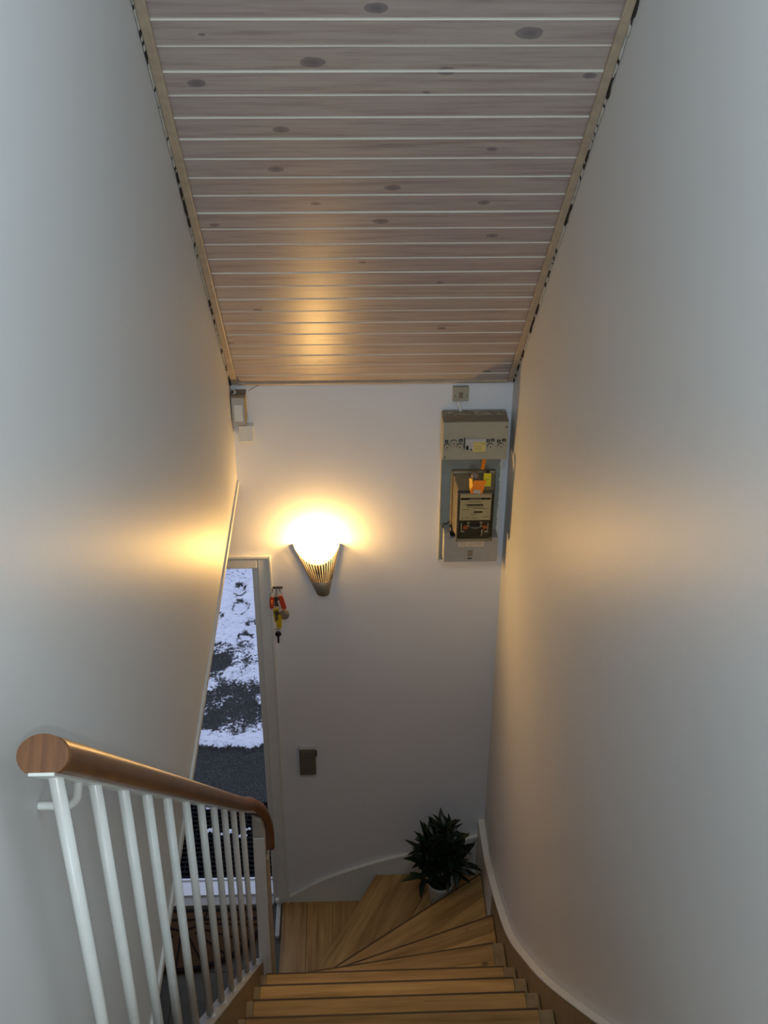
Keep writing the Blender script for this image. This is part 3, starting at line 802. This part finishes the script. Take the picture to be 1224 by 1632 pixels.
# ------------------------------------------------------------------ bell transformer and junction box, top left
bx = thing('doorbell_box', 'upright white box with brown top in the left corner under the ceiling', 'box', (-.425, D, 2.80))
MB().box(-.451, -.400, D - .055, D, 2.757, 2.875).build('body', 'cover_light', bx, bevel=.003)
MB().box(-.441, -.409, D - .060, D - .055, 2.775, 2.845).build('front_panel', 'paint_white', bx, bevel=.002)
MB().box(-.3995, -.3965, D - .054, D, 2.757, 2.875).build('side_panel', 'ochre_side', bx)
MB().box(-.452, -.395, D - .060, D, 2.876, 2.886).build('lid', 'box_brown', bx, bevel=.001)
MB().tube([(-.44, D - .05, 2.887), (-.432, D - .045, 2.893), (-.440, D - .03, 2.897), (-.448, D - .02, 2.893)], .003, 6).build('wire', 'paint_white', bx)
jb = thing('junction_box', 'small white square junction box below the upright corner box', 'box', (-.39, D, 2.70))
MB().box(-.432, -.372, D - .034, D, 2.668, 2.742).build('body', 'paint_white', jb, bevel=.005)
MB().box(-.424, -.378, D - .037, D - .034, 2.676, 2.735).build('lid', 'paint_white', jb, bevel=.003)
b = MB(); b.tube(cr3([(-.385, D - .002, 2.880), (-.365, D - .003, 2.893), (-.345, D - .003, 2.903), (-.318, D - .003, 2.914)]), .0013, 6)
tag(b.build('thin_cable', 'box_brown', origin=(-.35, D, 2.9)), 'thin brown cable from ceiling to the corner box', 'cable')

# ------------------------------------------------------------------ socket above the fuse cabinet
so = thing('seal_box', 'small square grey box under the ceiling above the fuse cabinet', 'box', (.438, D, 2.868))
MB().box(.407, .470, D - .022, D, 2.834, 2.893).build('body', 'box_beige', so, bevel=.003)
MB().box(.431, .447, D - .0235, D - .022, 2.848, 2.872).build('label_panel', 'box_brown', so)
for x_, z_ in ((.418, 2.857), (.462, 2.859)):
    b = MB(); b.tube([(x_, D - .0238, z_), (x_, D - .021, z_)], .0022, 8); b.build('screw', 'dark_grey', so)
b = MB(); b.tube(cr3([(.430, D - .012, 2.836), (.431, D - .015, 2.82), (.437, D - .02, 2.807), (.439, D - .035, 2.797)]), .005, 8)
tag(b.build('white_cable', 'paint_white', origin=(.435, D, 2.82)), 'short white cable between seal box and fuse cabinet', 'cable')

# ------------------------------------------------------------------ fuse cabinet
fc = thing('fuse_cabinet', 'grey fuse and meter cabinet high on the far wall, right corner', 'cabinet', (.49, D, 2.09))
MB().box(.374, .617, D - .020, D, 2.098, 2.787).build('back_board', 'back_bluegrey', fc, bevel=.002)
b = MB(); b.box(.3705, .374, D - .026, D, 2.098, 2.787); b.build('board_edge', 'box_beige', fc)
b = MB()
for i in range(60):   # ragged paint edge on the right
    z_ = 2.11 + .55 * i / 60; r = rnd.uniform(.001, .006); b.box(.613 - r, .619, D - .023, D - .019, z_, z_ + .0095)
b.build('paint_edge', 'paint_white', fc)
fx0, fx1, fy = .364, .620, D - .120
b = MB(); b.box(fx0, fx1, fy + .004, D - .020, 2.628, 2.789); b.build('fuse_box', 'box_beige', fc, bevel=.004)
fb = MB().box(fx0 + .002, fx1 - .001, fy, fy + .005, 2.628, 2.790).build('front_panel', 'box_beige', fc, bevel=.003)
MB().box(fx0 + .002, fx1 - .002, D - .058, D - .0205, 2.7895, 2.794).build('dust_cover', 'dusty_top', fc)
MB().box(fx0 + .001, fx1 - .002, fy + .004, D - .060, 2.7895, 2.7925).build('brown_lid', 'box_brown', fc)
# fuses
def disc(mb, x_, z_, r, y0, y1, n=18):
    mb.tube([(x_, y0, z_), (x_, y1, z_)], r, n); return mb
for (x_, z_) in ((.382, 2.688), (.408, 2.705), (.432, 2.689), (.551, 2.688), (.592, 2.688)):
    fu = disc(MB(), x_, z_, .0125, fy - .004, fy).build('fuse', 'dark_grey', fc)
    disc(MB(), x_, z_, .0114, fy - .008, fy - .004).build('cap', 'box_beige', fu)
    disc(MB(), x_, z_ - .001, .0042, fy - .0092, fy - .008, 10).build('window', 'box_brown', fu)
for (x_, z_, w_) in ((.380, 2.710, .012), (.435, 2.714, .013), (.541, 2.711, .013), (.559, 2.714, .013), (.583, 2.709, .013), (.603, 2.713, .014)):
    p_ = MB().box(x_ - w_ / 2, x_ + w_ / 2, fy - .0035, fy, z_ - .0055, z_ + .0055).build('number_label', 'black', fc)
    MB().box(x_ - .0015, x_ + .0018, fy - .0039, fy - .0035, z_ - .0030, z_ + .0030).build('digit', 'cover_light', p_)
MB().box(.4475, .4505, fy - .004, fy, 2.680, 2.725).build('slot', 'black', fc)
rc = MB().box(.453, .534, fy - .009, fy, 2.672, 2.722).build('breaker', 'cover_light', fc, bevel=.001)
MB().box(.483, .531, fy - .0098, fy - .009, 2.667, 2.711).build('yellow_sticker', 'sticker_yellow', rc)
MB().box(.456, .465, fy - .013, fy - .009, 2.677, 2.694).build('toggle', 'black', rc)
disc(MB(), .4755, 2.678, .0035, fy - .011, fy - .009, 8).build('test_button', 'black', rc)
b = MB(); b.box(.519, .528, fy - .0102, fy - .0098, 2.699, 2.702)
for z_ in (2.705, 2.693, 2.687, 2.681, 2.675): b.box(.486, .516, fy - .0101, fy - .0098, z_, z_ + .0012)
b.build('sticker_print', 'box_brown', rc)
for x_, z_ in ((.610, 2.770), (.374, 2.639)):
    disc(MB(), x_, z_, .0032, fy - .002, fy, 8).build('screw', 'dark_grey', fc)
# electricity meter
mt = thing('electricity_meter', 'old electricity meter with cream face plate in the fuse cabinet', 'meter', (.505, D - .021, 2.27))
MB().box(.412, .592, D - .045, D - .0205, 2.262, 2.535).build('base', 'meter_body', mt, bevel=.006)
b = MB()   # tapered housing behind the clear front
v = [(.419, D - .046, 2.262), (.586, D - .046, 2.262), (.586, D - .046, 2.522), (.419, D - .046, 2.522), (.436, D - .125, 2.272), (.571, D - .125, 2.272), (.571, D - .125, 2.482), (.436, D - .125, 2.482)]
b.add(v, [(0, 1, 2, 3), (4, 7, 6, 5), (0, 4, 5, 1), (1, 5, 6, 2), (2, 6, 7, 3), (3, 7, 4, 0)]); b.build('housing', 'meter_body', mt, bevel=.006)
my = D - .125
MB().box(.441, .567, my - .004, my, 2.356, 2.480).build('face_plate', 'face_plate', mt)
MB().box(.441, .567, my - .004, my, 2.268, 2.354).build('disc_window', 'dark_grey', mt)
MB().box(.444, .564, my - .006, my - .004, 2.452, 2.460).build('register', 'black', mt)
b = MB()
for i in range(6): b.box(.478 + i * .008, .483 + i * .008, my - .0065, my - .006, 2.4535, 2.4585)
b.build('digits', 'cover_light', mt)
b = MB(); b.box(.470, .535, my - .005, my - .004, 2.424, 2.431).box(.498, .533, my - .005, my - .004, 2.391, 2.398)
for (x0, x1, z_) in ((.476, .526, 2.441), (.462, .480, 2.4275), (.470, .540, 2.417), (.449, .480, 2.406), (.492, .560, 2.410), (.486, .512, 2.383), (.449, .458, 2.366), (.462, .480, 2.368), (.488, .515, 2.367), (.535, .560, 2.370)):
    b.box(x0, x1, my - .0048, my - .004, z_, z_ + .0016)
b.build('plate_print', 'dark_grey', mt)
for sx in (-1, 1):
    cx_ = .504; b = MB(); b.box(cx_ + sx * .026 - .005, cx_ + sx * .026 + .005, my - .009, my - .004, 2.341, 2.349); b.build('magnet', 'cover_light', mt); b = MB(); b.box(cx_ + sx * .026 - .005, cx_ + sx * .026 + .005, my - .009, my - .004, 2.327, 2.335); b.build('magnet', 'cover_light', mt); b = MB()
    x0 = cx_ + sx * .056; b.box(min(x0, x0 - sx * .004), max(x0, x0 - sx * .004), my - .008, my - .004, 2.306, 2.345)
    b.box(min(x0, x0 - sx * .016), max(x0, x0 - sx * .016), my - .008, my - .004, 2.302, 2.308)
    b.build('bracket', 'cover_light', mt)
for x_ in (.466, .545): MB().tube([(x_ - .009, my - .007, 2.324), (x_ + .009, my - .007, 2.328)], .0085, 12).build('coil', 'copper', mt)
MB().tube([(.504, my - .006, 2.330), (.504, my - .006, 2.336)], .022, 24).build('disc', 'steel_dark', mt)
MB().tube([(.532, my - .008, 2.285), (.535, my - .008, 2.315)], .004, 8).build('seal', 'steel', mt)
# clear case frame in front
b = MB(); b.box(.431, .4345, my - .016, my + .01, 2.262, 2.487).box(.5735, .577, my - .016, my + .01, 2.262, 2.487).box(.431, .577, my - .016, my + .01, 2.484, 2.488)
b.build('case_frame', 'steel_dark', mt, bevel=.001)
MB().box(.4346, .5734, my - .0155, my - .0135, 2.262, 2.4838).build('clear_cover', 'clear_case', mt)
MB().box(.4285, .4308, my - .016, my - .004, 2.262, 2.488).build('bright_edge', 'metal_bronze', mt)
# lower cover
b = MB(); b.box(.386, .610, D - .085, D - .0205, 2.127, 2.2445); b.box(.386, .412, D - .085, D - .0205, 2.2445, 2.262); b.build('terminal_cover', 'cover_grey', fc, bevel=.003)
MB().box(.446, .552, D - .0857, D - .085, 2.203, 2.228).build('paper_sticker', 'sticker_cream', fc)
b = MB()
for z_ in (2.222, 2.216, 2.210): b.box(.452, .480, D - .0861, D - .0857, z_, z_ + .0012); b.box(.488, .545, D - .0861, D - .0857, z_, z_ + .0012)
b.build('sticker_print', 'box_brown', fc)
MB().box(.487, .507, D - .089, D - .085, 2.158, 2.185).build('latch', 'box_brown', fc, bevel=.001)
MB().box(.488, .505, D - .087, D - .085, 2.142, 2.148).build('notch', 'dark_grey', fc)
b = MB(); b.tube([(.424, D - .06, 2.246), (.420, D - .058, 2.27), (.414, D - .05, 2.29)], [.012, .010, .004], 8); b.build('cable_gland', 'black', fc)
b = MB(); b.tube(cr3([(.384, D - .03, 2.262), (.386, D - .035, 2.285), (.40, D - .03, 2.28), (.41, D - .035, 2.296)]), .003, 6); b.build('loose_wire', 'dark_grey', fc)
# tags hung on the meter
def slab(c, w_, h_, th, rx, ry, rz):
    M = Matrix.Translation(c) @ Matrix.Rotation(rz, 4, 'Z') @ Matrix.Rotation(ry, 4, 'Y') @ Matrix.Rotation(rx, 4, 'X')
    return MB().box(-w_ / 2, w_ / 2, -th / 2, th / 2, -h_ / 2, h_ / 2, 0, M)
ot = thing('orange_tag', 'orange folded card tag with barcode hanging on the meter', 'tag', (.503, D - .15, 2.53))
slab((.508, D - .152, 2.522), .050, .066, .003, .2, .16, .2).build('card', 'orange', ot)
slab((.480, D - .149, 2.530), .016, .066, .003, .2, .08, -.75).build('fold', 'amber', ot)
slab((.503, D - .1585, 2.505), .030, .017, .001, .2, .30, .2).build('barcode_label', 'cover_light', ot)
slab((.504, D - .1560, 2.538), .026, .005, .001, .2, .25, .2).build('print', 'box_brown', ot)
MB().lathe([(0, .026), (.012, .022), (.016, .012), (.016, 0), (0, -.002)], 12, (.495, D - .138, 2.556)).build('clip', 'leather_grey', ot)
yt = thing('yellow_tag', 'yellow card tag hanging right of the orange tag', 'tag', (.546, D - .12, 2.56))
slab((.549, D - .105, 2.528), .030, .064, .003, .12, .0, -.1).build('card', 'yellow', yt, bevel=.001)
slab((.549, D - .104, 2.564), .012, .010, .006, 0, 0, 0).build('clip', 'black', yt)
slab((.549, D - .1072, 2.530), .016, .002, .001, .12, 0, -.1).build('print', 'box_brown', yt)
os_ = thing('orange_strip', 'narrow orange strip standing behind the yellow tag', 'tag', (.535, D - .07, 2.58))
slab((.536, D - .060, 2.575), .014, .050, .003, .05, .12, 0).build('strip', 'orange', os_)

# ------------------------------------------------------------------ potted plant
PX, PY, PZ = .418, 3.895, .202
pt = thing('potted_plant', 'dark leafy potted plant in a white pot on winding step', 'plant', (PX, PY, PZ))
MB().lathe([(0, .0), (.046, .0), (.050, .004), (.064, .125), (.066, .150), (.061, .150), (.058, .125), (.0, .120)], 28, (PX, PY, PZ)).build('pot', 'pot_white', pt)
MB().lathe([(0, .128), (.0585, .124)], 20, (PX, PY, PZ)).build('soil', 'soil', pt)
def leaf_mesh(L, W, bend):
    n = 7; v = []; f = []
    for i in range(n + 1):
        t_ = i / n; w_ = W * (math.sin(math.pi * min(1, t_ * .92 + .10)) ** .8) * (1 if t_ < .98 else .05)
        x_ = L * t_; z_ = -bend * L * t_ * t_
        v += [(x_, -w_, z_ + w_ * .35), (x_, 0, z_), (x_, w_, z_ + w_ * .35)]
    for i in range(n):
        a_ = i * 3; f += [(a_, a_ + 1, a_ + 4, a_ + 3), (a_ + 1, a_ + 2, a_ + 5, a_ + 4)]
    mb = MB(); mb.add(v, f, True); return mb
protos = [leaf_mesh(.124, .0165, .22), leaf_mesh(.110, .0175, .35), leaf_mesh(.135, .0145, .12), leaf_mesh(.09, .014, .5)]
meshes = []
for mb in protos:
    o = mb.build('leaf', 'leaf', pt); meshes.append(o.data); bpy.data.objects.remove(o)
rp = random.Random(21)
heads = [(.0, .0, .46, 0), (-.05, -.03, .40, 1), (.05, -.03, .40, 1), (-.04, .03, .40, 1), (.04, .03, .43, 1), (-.085, -.055, .31, 2), (.03, -.06, .37, 1), (.085, .0, .31, 2), (-.07, .02, .36, 1)]
for hx, hy, hz, kd in heads:
    MB().tube([(PX + hx * .25, PY + hy * .25, PZ + .12), (PX + hx * .7, PY + hy * .7, PZ + (hz + .12) / 2), (PX + hx, PY + hy, PZ + hz + .03)], [.006, .005, .004], 6).build('stem', 'stem_brown', pt)
    nl = 23 if kd < 2 else 15
    for i in range(nl):
        me = meshes[rp.randrange(4)]
        o = bpy.data.objects.new('leaf', me); COL.objects.link(o); o.parent = pt
        t_ = i / nl; az = i * 2.4 + rp.uniform(-.3, .3)
        el = -math.radians(-5 + 80 * t_ + rp.uniform(-12, 12))
        rz = hz - .10 + .14 * t_
        o.location = (hx, hy, rz); o.rotation_euler = (rp.uniform(-.3, .3), el, az); s_k = rp.uniform(.8, 1.05) * (.80 if hy > .02 else 1)
        # keep leaves off the walls
        tipx = hx + math.cos(az) * math.cos(el) * .135 * s_k; tipy = hy + math.sin(az) * math.cos(el) * .135 * s_k
        if tipy > .165: s_k *= .75
        o.scale = (s_k,) * 3
